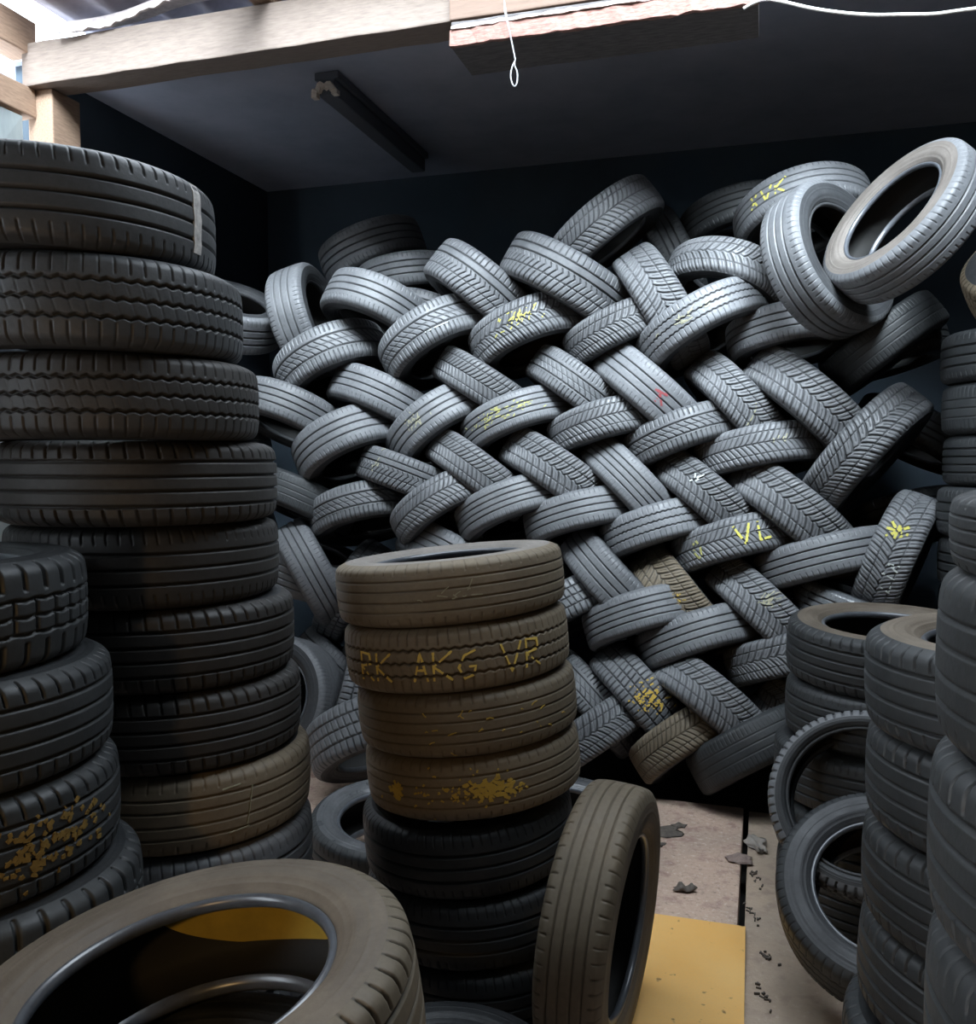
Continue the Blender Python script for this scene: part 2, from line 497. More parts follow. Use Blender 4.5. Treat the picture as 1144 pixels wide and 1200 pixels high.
# ------------------------------------------------------------------ the laced wall of tires
WALL = [
    ('W02', (-0.549,4.613,2.237), (0.399,0.232,0.887), 0.300, 0.207, 'rib'),
    ('W03', (-0.802,4.707,1.990), (-0.404,0.255,0.879), 0.307, 0.225, 'asym'),
    ('W04', (-0.535,4.643,1.789), (0.417,0.173,0.892), 0.295, 0.195, 'rib'),
    ('W05', (-0.248,4.526,2.084), (-0.456,0.264,0.850), 0.300, 0.208, 'asym'),
    ('W06', (-0.029,4.503,2.326), (0.628,0.008,0.778), 0.305, 0.221, 'mixed'),
    ('W07', (0.374,4.358,2.341), (0.497,-0.054,0.866), 0.325, 0.228, 'mixed'),
    ('W08', (0.551,4.336,2.583), (-0.604,0.093,0.791), 0.305, 0.190, 'chev'),
    ('W09', (0.809,4.244,2.217), (0.843,-0.166,0.512), 0.300, 0.208, 'vee'),
    ('W10', (1.237,4.488,2.661), (-0.144,0.219,0.965), 0.288, 0.178, 'rib'),
    ('W11', (0.955,4.642,2.504), (0.891,-0.172,0.419), 0.287, 0.175, 'rib'),
    ('W12', (1.430,4.136,2.590), (-0.075,0.385,0.920), 0.305, 0.175, 'rib'),
    ('W13', (1.092,4.162,2.294), (0.342,0.267,0.901), 0.289, 0.179, 'vee'),
    ('W14', (1.408,3.754,2.327), (0.530,-0.795,0.296), 0.325, 0.193, 'rib'),
    ('W15', (1.587,3.480,2.407), (-0.809,-0.245,0.534), 0.325, 0.182, 'rib'),
    ('W16', (0.971,4.107,2.092), (-0.424,0.269,0.865), 0.305, 0.175, 'zig'),
    ('W17', (1.354,4.067,2.059), (-0.085,0.186,0.979), 0.275, 0.175, 'rib'),
    ('W18', (0.628,4.280,2.097), (-0.368,0.144,0.919), 0.275, 0.175, 'vee'),
    ('W19', (1.149,4.142,1.745), (0.738,-0.120,0.664), 0.289, 0.181, 'vee'),
    ('W20', (1.425,4.023,1.735), (0.669,-0.110,0.735), 0.325, 0.205, 'vee'),
    ('W21', (1.751,4.023,2.007), (-0.571,0.225,0.789), 0.288, 0.177, 'smooth'),
    ('W22', (1.637,3.901,1.537), (-0.659,0.398,0.638), 0.325, 0.189, 'vee'),
    ('W23', (-0.013,4.487,1.859), (0.536,-0.024,0.844), 0.275, 0.180, 'chev'),
    ('W24', (0.440,4.359,1.837), (0.596,-0.033,0.802), 0.275, 0.182, 'asym'),
    ('W25', (0.764,4.248,1.810), (0.659,-0.111,0.744), 0.305, 0.201, 'rib'),
    ('W26', (0.154,4.411,1.676), (-0.312,0.259,0.914), 0.288, 0.178, 'rib4'),
    ('W27', (0.571,4.293,1.648), (-0.219,0.224,0.950), 0.287, 0.175, 'chev'),
    ('W28', (0.914,4.183,1.602), (-0.294,0.236,0.926), 0.287, 0.175, 'asym'),
    ('W29', (1.233,4.083,1.529), (-0.131,0.207,0.970), 0.287, 0.175, 'chev'),
    ('W30', (-0.225,4.528,1.657), (-0.534,0.320,0.783), 0.295, 0.196, 'rib'),
    ('W31', (-0.390,4.532,1.408), (0.360,0.089,0.929), 0.275, 0.175, 'mixed'),
    ('W32', (-0.042,4.448,1.429), (0.601,0.069,0.796), 0.289, 0.181, 'chev'),
    ('W33', (0.335,4.358,1.425), (0.577,0.058,0.815), 0.298, 0.201, 'vee'),
    ('W34', (0.684,4.260,1.371), (0.729,-0.021,0.684), 0.291, 0.184, 'rib4'),
    ('W35', (-0.698,4.628,1.570), (-0.399,0.299,0.867), 0.303, 0.216, 'rib'),
    ('W36', (-1.025,4.690,1.725), (0.351,0.274,0.895), 0.294, 0.192, 'rib'),
    ('W37', (-0.974,4.724,1.286), (0.389,0.219,0.895), 0.288, 0.177, 'smooth'),
    ('W38', (-0.625,4.612,1.228), (-0.211,0.314,0.926), 0.292, 0.188, 'asym'),
    ('W39', (-0.204,4.443,1.266), (-0.488,0.322,0.812), 0.287, 0.175, 'chev'),
    ('W40', (0.127,4.366,1.256), (-0.313,0.316,0.895), 0.289, 0.179, 'rib4'),
    ('W41', (0.458,4.285,1.222), (-0.196,0.276,0.941), 0.287, 0.175, 'rib'),
    ('W42', (1.022,4.147,1.317), (0.657,-0.053,0.752), 0.291, 0.184, 'vee'),
    ('W43', (1.355,4.022,1.270), (0.644,-0.059,0.762), 0.305, 0.209, 'vee'),
    ('W44', (0.805,4.186,1.168), (-0.244,0.295,0.924), 0.287, 0.175, 'zig'),
    ('W45', (1.129,4.069,1.116), (-0.209,0.291,0.934), 0.287, 0.175, 'chev'),
    ('W46', (1.492,3.946,1.056), (-0.196,0.274,0.941), 0.305, 0.175, 'rib'),
    ('W47', (1.750,3.823,1.085), (-0.803,0.494,0.334), 0.291, 0.186, 'vee'),
    ('W48', (0.605,4.243,0.938), (0.708,-0.117,0.696), 0.297, 0.199, 'rib'),
    ('W49', (0.894,4.157,0.864), (0.767,-0.108,0.632), 0.275, 0.203, 'vee'),
    ('W50', (1.249,4.027,0.819), (0.702,-0.037,0.711), 0.293, 0.190, 'vee'),
    ('W51', (0.406,4.296,0.785), (-0.419,0.371,0.829), 0.289, 0.179, 'block'),
    ('W52', (0.732,4.139,0.768), (-0.229,0.362,0.904), 0.290, 0.184, 'rib4'),
    ('W53', (0.965,4.066,0.684), (-0.260,0.382,0.887), 0.289, 0.180, 'rib'),
    ('W54', (1.348,3.948,0.626), (-0.180,0.327,0.928), 0.287, 0.175, 'vee'),
    ('W55', (0.992,3.953,0.409), (0.675,0.172,0.718), 0.294, 0.193, 'vee'),
    ('W56', (1.435,3.935,0.275), (0.721,0.012,0.693), 0.291, 0.186, 'vee'),
    ('W57', (0.710,4.115,0.408), (0.763,0.086,0.641), 0.275, 0.195, 'block'),
    ('W58', (0.517,4.288,0.325), (0.756,0.125,0.643), 0.288, 0.176, 'asym'),
    ('W59', (0.499,4.093,0.242), (-0.537,0.318,0.781), 0.275, 0.181, 'vee'),
    ('W60', (0.905,3.988,0.248), (-0.477,0.462,0.747), 0.275, 0.175, 'chev'),
    ('W61', (1.159,3.840,0.252), (-0.408,0.436,0.802), 0.294, 0.192, 'smooth'),
    ('W62', (1.618,3.885,0.827), (0.311,-0.074,0.947), 0.287, 0.175, 'rib4'),
    ('W63', (-0.906,4.635,0.915), (0.859,0.214,0.466), 0.294, 0.192, 'rib'),
    ('W64', (-0.942,4.746,0.931), (0.297,-0.110,0.948), 0.301, 0.209, 'rib4'),
    ('W65', (-0.786,4.724,0.367), (0.666,0.218,0.714), 0.294, 0.192, 'rib'),
    ('W66', (-0.712,4.728,0.812), (-0.852,0.069,0.519), 0.288, 0.177, 'block'),
    ('W01', (-0.944,4.787,2.231), (0.936,-0.211,0.281), 0.300, 0.209, 'rib'),
    ('W67', (-1.019,4.356,0.329), (-0.353,-0.877,0.325), 0.308, 0.228, 'smooth'),
    ('W69', (-0.688,4.420,0.309), (-0.924,-0.216,0.314), 0.294, 0.192, 'block'),
    ('W70', (-0.497,3.943,0.270), (-0.300,0.498,0.814), 0.307, 0.225, 'block'),
    ('W72', (-1.388,4.821,2.273), (0.314,-0.389,0.866), 0.301, 0.209, 'rib'),
    ('W74', (-0.661,5.234,2.684), (-0.342,0.051,0.938), 0.305, 0.221, 'rib'),
    ('W75', (-0.439,5.088,2.505), (-0.122,0.063,0.990), 0.292, 0.187, 'rib'),
    ('W76', (-0.327,5.024,2.246), (0.296,0.194,0.935), 0.296, 0.197, 'rib'),
    ('W78', (-0.448,4.476,0.866), (-0.283,0.300,0.911), 0.292, 0.187, 'rib'),
    ('H1', (-0.183,4.508,0.996), (0.498,0.222,0.838), 0.293, 0.191, 'rib'),
    ('H2', (0.158,4.433,0.903), (-0.291,0.343,0.893), 0.292, 0.187, 'rib'),
    ('H3', (-0.442,4.625,0.596), (0.498,0.314,0.809), 0.295, 0.195, 'vee'),
    ('H4', (-0.105,4.471,0.600), (-0.333,0.377,0.864), 0.293, 0.191, 'rib'),
    ('H5', (0.121,4.367,0.417), (0.548,0.253,0.797), 0.292, 0.189, 'block'),
    ('H6', (-0.359,4.498,0.254), (-0.413,0.423,0.806), 0.295, 0.196, 'rib'),
    ('H7', (-0.045,4.312,0.239), (-0.371,0.390,0.843), 0.294, 0.192, 'vee'),
    ('HL0', (-1.689,4.970,1.858), (0.183,0.131,0.974), 0.301, 0.211, 'rib'),
    ('HL1', (-1.508,4.975,1.559), (-0.293,0.053,0.955), 0.301, 0.209, 'rib'),
    ('HL2', (-1.755,4.967,1.289), (0.279,0.244,0.929), 0.302, 0.213, 'rib'),
    ('HL3', (-1.464,4.951,1.059), (-0.277,0.146,0.950), 0.301, 0.210, 'rib'),
    ('HL4', (-1.714,4.966,0.746), (0.214,0.352,0.911), 0.303, 0.214, 'rib'),
    ('HL5', (-1.412,4.938,0.510), (-0.279,0.263,0.924), 0.301, 0.211, 'rib'),
    ('HL6', (-1.692,4.967,0.233), (0.267,0.367,0.891), 0.303, 0.215, 'rib'),
    ('HL7', (-1.196,4.662,0.240), (-0.350,0.346,0.870), 0.301, 0.210, 'rib'),
    ('HL8', (-1.578,4.801,0.239), (-0.320,0.355,0.879), 0.303, 0.215, 'rib'),
    ('K0', (1.873,4.290,2.015), (-0.224,0.151,0.963), 0.289, 0.180, 'rib'),
    ('K1', (2.041,4.315,1.624), (0.470,-0.031,0.882), 0.289, 0.179, 'rib'),
    ('K2', (2.018,4.301,1.212), (-0.145,0.337,0.930), 0.289, 0.181, 'rib'),
    ('K3', (1.776,4.253,0.708), (0.298,0.186,0.936), 0.291, 0.184, 'rib'),
]
LABELS = {
    'W01': "tire standing nearly upright with its hole to the right, at the pile's upper left",
    'W02': "ribbed tire sloping down right, just right of the upright tire at the pile's upper left",
    'W03': 'large grey tire tilted up right directly below the upright tire at upper left',
    'W04': 'ribbed tire sloping down right, second tire below the upright tire, with three clean grooves',
    'W05': 'grey tire tilted up right between the ribbed upper left tire and a blocky one',
    'W06': 'half-ribbed tire sloping down right, left-hand of the two topmost at centre',
    'W07': 'large wide half-ribbed tire sloping down right, right-hand of the two topmost at centre',
    'W08': 'fine-tread tire tilted steeply up right, sticking up above the large wide tire at top centre',
    'W09': 'steep V-tread tire sloping down right, under the upward-sticking tire at top centre',
    'W10': "dim dusty tire lying far back, behind the yellow chalked ribbed tire's left side",
    'W11': 'small dark steep tire end in the gap left of the dim back tire',
    'W12': 'large ribbed tire on top of pile with yellow chalk letters on its left end',
    'W13': 'arched V-tread tire just below the chalk-lettered ribbed tire on top',
    'W14': 'big tire leaning steeply with its hole to the right, below the open topmost tire',
    'W15': 'pale dusty open tire perched highest at the upper right, its big round hole showing',
    'W16': 'long ribbed tire tilted up right with pale scuffed tread, below the arched V-tread tire',
    'W17': 'small three-groove tire left of the big leaning tire at upper right',
    'W18': 'narrow V-tread tire tilted up right, below the steep V-tread tire at top centre',
    'W19': 'V-tread tire sloping down right with a pale curved chalk line on it',
    'W20': 'large coarse V-tread tire sloping down right, above the long standing V-tread tire',
    'W21': 'smooth dark tire in shadow behind the coarse V-tread tire at right',
    'W22': "long V-tread tire standing steeply up right on the pile's right edge",
    'W23': "small fine-tread tire sloping down right, beneath the yellow-scribbled V-tread tire's left",
    'W24': 'brownish ribbed tire sloping down right, left of the red-marked tire',
    'W25': 'ribbed tire sloping down right with a small red chalk mark',
    'W26': 'four-groove tire tilted up right with faint yellow chalk along its left half',
    'W27': "chevron-tread tire tilted up right, under the red-marked tire's left end",
    'W28': 'two-groove tire tilted up right, just below the red-marked tire',
    'W29': 'chevron tire tilted up right with a small tan smudge near its right end',
    'W30': 'ribbed tire tilted up right with pale chalk lines at its lower left end',
    'W31': 'small tire sloping down right with a tan edge on its left end',
    'W32': 'fine chevron tire sloping down right, under the four-groove tire with faint yellow chalk',
    'W33': 'V-tread tire sloping down right, directly below the left half of the chevron tire mid pile',
    'W34': 'four-groove tire sloping steeply down right at the middle of the pile',
    'W35': 'ribbed tire tilted up right, beside the tall left stack at mid height',
    'W36': 'three-groove tire sloping down right, half hidden behind the tall left stack',
    'W37': "dark smooth tire low behind the tall left stack's fourth tire",
    'W38': 'purplish two-groove tire tilted up right, up left of the chalk-marked middle stack',
    'W39': "small chevron tire tilted up right, just above the middle stack's left half",
    'W40': 'four-groove tire tilted up right, just above the centre of the middle stack',
    'W41': "three-groove tire tilted up right, above the middle stack's right end",
    'W42': 'V-tread tire sloping down right with a white chalk tick at its upper left',
    'W43': "wide V-tread tire sloping down right, left of the long standing V-tread tire's foot",
    'W44': 'tire tilted up right with dark patches at its right end, above a brown V-tread tire',
    'W45': 'chevron tire tilted up right with yellow chalk VL and a circle',
    'W46': "long three-groove tire lying nearly level at the pile's right side",
    'W47': 'steep V-tread tire at the right with a yellow chalk star and pale writing',
    'W48': "ribbed tire sloping steeply down right, touching the middle stack's upper right side",
    'W49': 'brown-stained V-tread tire sloping down right, with orange specks',
    'W50': 'V-tread tire sloping down right with a pale yellow chalk scribble at its centre',
    'W51': "blocky tire end peeking out right of the middle stack's second tire",
    'W52': 'four-groove tire tilted up right, right of the blocky end beside the middle stack',
    'W53': 'big three-groove tire tilted up right in the lower middle of the pile',
    'W54': 'fine V-tread tire lying nearly level, running behind the short right stack',
    'W55': 'dark curved V-tread tire sloping down right, low in the pile',
    'W56': 'V-tread tire sloping down right, lowest one touching the short right stack',
    'W57': 'blocky tire sloping down right with a big yellow stain on its tread',
    'W58': "dark ribbed tire end sloping down right, beside the middle stack's third tire",
    'W59': "V-tread tire at the pile's bottom, just right of the middle stack",
    'W60': "olive chevron tire tilted up right at the pile's bottom, below the yellow-stained tire",
    'W61': "dark worn tire tilted up right at the pile's bottom right, above the floor slab edge",
    'W62': 'shiny wet-looking tire just above and behind the short right stack',
    'W63': 'dark tire sloping steeply down right between tall left stack and middle stack',
    'W64': 'four-groove tire curving beneath the steep one between the left and middle stacks',
    'W65': "small dark tire beside the middle stack's left edge, above the large open tire",
    'W66': "tire edge barely showing at the middle stack's left, above the small dark tire",
    'W67': 'large open tire showing its dark hole, between the tall left and middle stacks',
    'W69': 'steep tire squeezed between the large open tire and the middle stack',
    'W70': 'blocky tire resting above the flat tire on the floor left of the middle stack',
    'W72': "tire with its hole showing, half hidden behind the tall stack's second tire",
    'W74': 'dim tire farthest back, tilted up right above the upper left ribbed tire',
    'W75': 'dim tire end in the back row, just above the upper left ribbed tire',
    'W76': 'dim tire end in the back row, between upper left ribbed and half-ribbed tires',
    'W78': 'tire crown just peeking over the left rim of the middle stack',
}
GW = 'used tires laced into the big pile'
T = {}
for id_, c, a, R, w, pat in WALL:
    tr, sd, ts, rin = 'tread', 'side', None, None
    if id_ in ('W15',): sd = 'side'; ts = 'side_grey'
    if id_ in ('W49', 'W60'): tr = 'tread_brown'
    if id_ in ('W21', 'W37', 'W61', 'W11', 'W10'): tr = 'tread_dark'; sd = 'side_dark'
    if id_ == 'W62': tr = 'tread_shiny'
    lab, grp = LABELS.get(id_), GW
    if id_.startswith('H'):
        lab = 'tire laced into the pile out of sight behind the chalk-marked middle stack'; grp = 'pile tires hidden behind the middle stack'
    if id_.startswith('HL'):
        lab = 'tire at the pile left end, out of sight behind the tall left stack'; grp = 'pile tires hidden behind the tall left stack'
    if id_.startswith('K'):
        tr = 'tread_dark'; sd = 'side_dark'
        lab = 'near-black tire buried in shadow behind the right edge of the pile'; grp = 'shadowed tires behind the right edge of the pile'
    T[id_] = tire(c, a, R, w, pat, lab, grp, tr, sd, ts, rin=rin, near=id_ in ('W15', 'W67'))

chalk_text(T['W12'], 'XVK', .072, -.215, -.035, 'yellow', 'yellow chalk letter', .15, .2, off=.0, width=.008, thin=1.0)
ribbon(T['W05'], 'chalk_mark', [[(-.03, -.045), (.09, -.05)], [(-.05, .03), (.02, .028)]], 'white', width=.006, label='white chalk line')
ribbon(T['W26'], 'chalk_mark', splat(90, .09, .018, .018, 3, .2), 'pale_yellow', off=-.08, width=.006, label='faint yellow chalk')
ribbon(T['W30'], 'chalk_mark', splat(40, .03, .02, .02, 8, 1.0), 'pale', off=-.10, width=.006, label='pale chalk')
ribbon(T['W25'], 'chalk_mark', [[(.0, .015), (.06, .03)], [(.03, .022), (.035, -.03)], [(.03, .012), (.07, -.02)]], 'red', thin=1.0, width=.010, label='red chalk mark')
ribbon(T['W19'], 'chalk_mark', [[(.02, .045), (.055, .02), (.075, -.02), (.085, -.055)]], 'pale', width=.008, label='pale chalk line')
ribbon(T['W42'], 'chalk_mark', [[(-.13, .04), (-.10, .0), (-.09, .05), (-.12, -.01)]], 'white', width=.010, label='white chalk tick')
chalk_text(T['W45'], 'VL', .085, .01, -.045, 'yellow', 'yellow chalk letter', width=.008, thin=1.2)
chalk_text(T['W45'], 'O', .075, -.19, -.05, 'pale_yellow', 'yellow chalk circle', width=.008, thin=1.1)
ribbon(T['W47'], 'chalk_mark', text('*', .085, .06, -.03), 'yellow', width=.009, thin=1.2, label='yellow chalk star')
chalk_text(T['W47'], 'LTA', .05, -.15, -.05, 'white', 'pale chalk letter', .2, width=.0055, thin=1.0)
ribbon(T['W50'], 'chalk_mark', splat(16, .02, .022, .05, 11, 1.2), 'pale', off=-.02, width=.006, label='pale yellow scribble')
ribbon(T['W57'], 'chalk_mark', splat(26, .03, .025, .05, 5, 1.2) + splat(90, .035, .03, .014, 6, 1.0), 'orange', off=.03, width=.009, label='yellow chalk scribble')
ribbon(T['W29'], 'chalk_mark', splat(7, .02, .01, .03, 9, 1.2), 'pale', off=.09, width=.007, label='tan smudge')
ribbon(T['W31'], 'chalk_mark', splat(9, .01, .03, .04, 10, 1.5), 'pale', off=-.2, width=.006, label='tan edge mark')
ribbon(T['W49'], 'chalk_mark', splat(10, .02, .02, .02, 12, .6), 'orange', off=.0, width=.004, label='orange specks')
ribbon(T['W16'], 'chalk_mark', splat(12, .07, .012, .05, 15, .1), 'pale', off=-.02, width=.005, label='pale scuff')

# scribble on the V-tread tire at top centre stands between W06 and W18
T['W79'] = tire((0.205, 4.4, 2.1), (-0.328, 0.23, 0.916), 0.297, 0.201, 'vee', 'V-tread tire with a bright yellow chalk scribble, below the large wide top tire', GW
)
ribbon(T['W79'], 'chalk_mark', splat(34, .045, .02, .04, 21, .7), 'yellow', off=-.02, width=.006, label='yellow chalk scribble')

# ------------------------------------------------------------------ the tall left stack
def stack(levels, group, **kw):
    res = []
    for c, axis, R, w, style, label, k in levels:
        d = dict(kw); d.update(k)
        g = d.pop('group', group)
        res.append(tire(c, axis, R, w, style, label, g, **d))
    return res

def xat(px, Y, R=0):
    """x of the centre of an upright cylinder whose right (R > 0) or left (R < 0) outline shows at column px"""
    x = (px - 572) / F * Y - R
    for _ in range(30):
        ph = math.atan2(x, Y) + math.asin(R / math.hypot(x, Y))
        x -= (572 + F * math.tan(ph) - px) / F * Y * .8
    return x
Z = (0, 0, 1)
lv = []
tall = [(.200, 2.05, 258, 'rib', 'topmost tire of the tall left stack, with a strip of pale paper tape', .345),
        (.190, 2.08, 288, 'zig', 'second tire from the top of the tall left stack, grey with wavy grooves', .335),
        (.180, 2.13, 305, 'zig', 'third tire from the top of the tall left stack, wavy grooves, brownish right side', .33),
        (.190, 2.22, 325, 'fine', 'fourth tire from the top of the tall left stack, with notched upper shoulder', .33),
        (.190, 2.26, 326, 'rib', 'fifth tire from the top of the tall left stack, below the notched one', .325),
        (.195, 2.28, 343, 'fine', 'sixth tire of the tall left stack, jutting out right beside the middle gap', .325),
        (.190, 2.29, 350, 'fine', 'seventh tire of the tall left stack, level with the middle stack letters', .325),
        (.190, 2.30, 360, 'worn', 'lowest visible tire of the tall left stack, brown with pale scratches', .325)]
ztop = 2.115
for i, (w, Y, px, st, lab, R) in enumerate(tall):
    lv.append(((xat(px, Y, R), Y, ztop - w / 2), (0, 0, 1), R, w - .002, st, lab, {'tread': 'tread_brown' if i > 6 else ('tread_grey' if i < 2 else 'tread_umber')}))
    ztop -= w
k = 3; w = ztop / k
for i in range(k):
    lv.append(((xat(362, 2.3, .325), 2.3, ztop - w / 2), Z, .325, w - .002, 'rib', 'black tire at the foot of the tall left stack, hidden behind the big front tire', {'group': 'hidden foot tires of the tall left stack'}))
    ztop -= w
TS = stack(lv, 'tires of the tall left stack', near=True)
# pale tape on the topmost tire
def patch(e, name, th0, th1, y0, y1, mat, label=None, h=.0015):
    verts = []; faces = []; n = 8; mth = 8
    for lay in (h, h - .004):
        for i in range(mth + 1):
            for j in range(n + 1):
                th = th0 + (th1 - th0) * i / mth; y = y0 + (y1 - y0) * j / n
                th += .006 * math.sin(j * 2.1)
                r, z = tread_profile(np.array([y])); r = float(r[0]) + lay
                verts.append((r * math.cos(th), r * math.sin(th), float(z[0])))
    K = (mth + 1) * (n + 1)
    for i in range(mth):
        for j in range(n):
            a = i * (n + 1) + j
            faces += [(a, a + n + 1, a + n + 2, a + 1), (K + a, K + a + 1, K + a + n + 2, K + a + n + 1)]
    rim = [j for j in range(n + 1)] + [i * (n + 1) + n for i in range(1, mth + 1)] + [mth * (n + 1) + j for j in range(n - 1, -1, -1)] + [i * (n + 1) for i in range(mth - 1, 0, -1)]
    for a, b in zip(rim, rim[1:] + rim[:1]): faces.append((a, b, K + b, K + a))
    o = mesh_obj(name, verts, faces, M[mat], child(e, 'tread'))
    if label: o['label'] = label
    return o
f = facing(TS[0])
patch(TS[0], 'paper_tape', f + .90, f + .99, -.75, 1.0, 'paper', 'pale paper tape')
ribbon(TS[7], 'scratch', [[(.085, .055), (.13, .06)], [(.16, .05), (.145, -.04)], [(.15, -.045), (.10, -.05)]], 'pale', width=.004, label='pale scratches')

# ------------------------------------------------------------------ the near left stack
labs = ['topmost tire of the short near left stack, with square tread blocks and notched shoulder',
        'second tire of the near left stack, with slanted shoulder notches',
        'third tire of the near left stack, splashed with ochre mud at its left',
        'fourth tire of the near left stack, sticking out furthest right']
zt = 1.33; lv = []
for i, (px, st) in enumerate([(100, 'truck'), (127, 'fine'), (133, 'fine'), (158, 'truck')]):
    lv.append(((xat(px, 1.62, .32), 1.62, zt - .095), Z, .32, .188, st, labs[i], {})); zt -= .19
for i in range(3):
    lv.append(((-.97, 1.62, zt - .095), Z, .32, .188, 'rib', 'black tire at the foot of the near left stack behind the big front tire', {'group': 'hidden foot tires of the near left stack'})); zt -= .19
NS = stack(lv, 'tires of the near left stack', near=True, tread='tread_dark', side='side_dark')
ribbon(NS[2], 'mud_splash', splat(150, .06, .022, .012, 31, .3), 'stain', off=.17, width=.010, label='ochre mud splash')
ribbon(NS[3], 'mud_splash', splat(50, .05, .02, .010, 33, .3), 'stain', off=.2, width=.008, label='ochre mud splash')

# ------------------------------------------------------------------ the middle stack
ax = Vector((-.10, .022, 1)).normalized()
wd = [.165, .17, .165, .165]
base = Vector((-.045, 2.49, .585))
lv = []; p = base + ax * sum(wd)
CL = ['topmost tire of the middle stack, brown and worn, its dusty upper rim showing',
      'second tire of the middle stack, with yellow chalk letters along it',
      'third tire of the middle stack, plain worn brown tread with small yellow flecks',
      'fourth tire of the middle stack, with thick yellow splashes']
for i in range(4):
    p = p - ax * wd[i] / 2
    sh = [(-.002, 0), (0, 0), (.012, 0), (.012, 0)][i]
    lv.append((p + Vector((sh[0], 0, 0)), ax, [.318, .312, .306, .300][i], wd[i] - .002, ['worn', 'zig', 'worn', 'worn'][i], CL[i], {'top_side': 'side_pale' if i == 0 else 'side_brown'}))
    p = p - ax * wd[i] / 2
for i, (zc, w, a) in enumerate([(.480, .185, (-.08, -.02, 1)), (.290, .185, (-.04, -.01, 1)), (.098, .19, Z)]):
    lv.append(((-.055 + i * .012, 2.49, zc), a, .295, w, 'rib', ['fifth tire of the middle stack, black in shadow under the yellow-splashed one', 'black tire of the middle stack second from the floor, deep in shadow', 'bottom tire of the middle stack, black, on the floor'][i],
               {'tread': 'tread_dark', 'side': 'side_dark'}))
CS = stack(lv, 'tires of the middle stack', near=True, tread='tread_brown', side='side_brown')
chalk_text(CS[1], 'RK AKG VR', .072, -.295, -.045, 'amber_bright', 'yellow chalk letter', .05, .22, width=.0055, thin=1.0)
ribbon(CS[0], 'chalk_mark', splat(10, .03, .008, .03, 41, .1), 'pale', off=-.01, width=.003, label='faint chalk smudge')
ribbon(CS[2], 'chalk_mark', splat(20, .11, .03, .02, 43, .0), 'orange', off=.03, width=.003, label='small yellow flecks')
ribbon(CS[3], 'paint_splash', splat(150, .042, .013, .012, 45, .05), 'orange', off=.03, width=.010, label='thick yellow splash')
ribbon(CS[3], 'paint_splash', splat(40, .010, .010, .012, 47, -.6), 'orange', off=-.23, width=.010, label='yellow splash')
ribbon(CS[3], 'paint_splash', splat(50, .10, .03, .008, 49, .1), 'orange', off=-.05, width=.006, label='yellow specks')

# ------------------------------------------------------------------ right-hand stacks
zt = 1.17; lv = []
R1L = ['topmost tire of the notched right stack, its round hole partly showing', 'second tire of the notched right stack', 'third tire of the notched right stack, touching the leaning open tire', 'fourth tire of the notched right stack, with a small wet glint']
for i, px in enumerate([1018, 1022, 1020, 1018]):
    w = .195; a = (-.03, .01, 1) if i == 0 else ((.04, -.02, 1) if i == 3 else Z)
    lv.append(((xat(px, 1.7, -.32), 1.7, zt - w / 2), a, .32, w - .003, 'fine', R1L[i], {'top_side': 'side_brown' if i == 0 else None})); zt -= w
for i in range(2):
    lv.append(((1.04, 1.7, zt - .0975), Z, .32, .192, 'fine', 'black tire at the foot of the notched right stack', {'group': 'foot tires of the notched right stack'})); zt -= .195
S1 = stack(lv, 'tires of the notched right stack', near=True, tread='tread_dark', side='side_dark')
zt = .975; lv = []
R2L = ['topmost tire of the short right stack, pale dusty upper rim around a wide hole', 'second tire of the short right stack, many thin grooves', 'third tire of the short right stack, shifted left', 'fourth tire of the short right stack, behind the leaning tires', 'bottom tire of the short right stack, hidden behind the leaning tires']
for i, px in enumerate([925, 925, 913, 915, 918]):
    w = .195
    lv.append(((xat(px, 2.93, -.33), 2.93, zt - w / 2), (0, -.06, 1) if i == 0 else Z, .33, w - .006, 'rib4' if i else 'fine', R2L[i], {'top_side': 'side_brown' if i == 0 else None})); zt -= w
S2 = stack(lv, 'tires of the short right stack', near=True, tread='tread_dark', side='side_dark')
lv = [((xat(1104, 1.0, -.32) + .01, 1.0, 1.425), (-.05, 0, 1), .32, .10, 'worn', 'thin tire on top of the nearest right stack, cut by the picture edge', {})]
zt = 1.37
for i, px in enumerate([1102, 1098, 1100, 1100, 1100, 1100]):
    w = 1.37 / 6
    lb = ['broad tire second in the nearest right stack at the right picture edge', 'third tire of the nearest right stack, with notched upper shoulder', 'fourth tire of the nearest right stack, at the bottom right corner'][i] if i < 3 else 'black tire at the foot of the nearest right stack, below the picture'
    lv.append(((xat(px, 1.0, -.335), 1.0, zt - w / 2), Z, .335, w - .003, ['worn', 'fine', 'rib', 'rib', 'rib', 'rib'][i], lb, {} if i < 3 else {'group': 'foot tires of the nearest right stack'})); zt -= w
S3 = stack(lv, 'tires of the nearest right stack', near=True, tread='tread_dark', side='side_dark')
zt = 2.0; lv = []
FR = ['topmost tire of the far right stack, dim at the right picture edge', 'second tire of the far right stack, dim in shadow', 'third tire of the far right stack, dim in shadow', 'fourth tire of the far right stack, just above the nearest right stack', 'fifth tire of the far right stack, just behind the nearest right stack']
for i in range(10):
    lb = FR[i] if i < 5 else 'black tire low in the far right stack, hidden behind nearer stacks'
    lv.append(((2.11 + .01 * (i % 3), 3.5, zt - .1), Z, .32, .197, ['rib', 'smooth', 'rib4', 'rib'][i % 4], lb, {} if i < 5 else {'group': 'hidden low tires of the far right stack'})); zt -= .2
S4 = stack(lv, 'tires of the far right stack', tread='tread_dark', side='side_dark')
tire((2.13, 3.42, 2.24), (-.55, -.35, .75), .31, .19, 'block', 'dusty tire lying tilted on top of the far right stack, behind the pale open tire', None, tread='tread_brown')

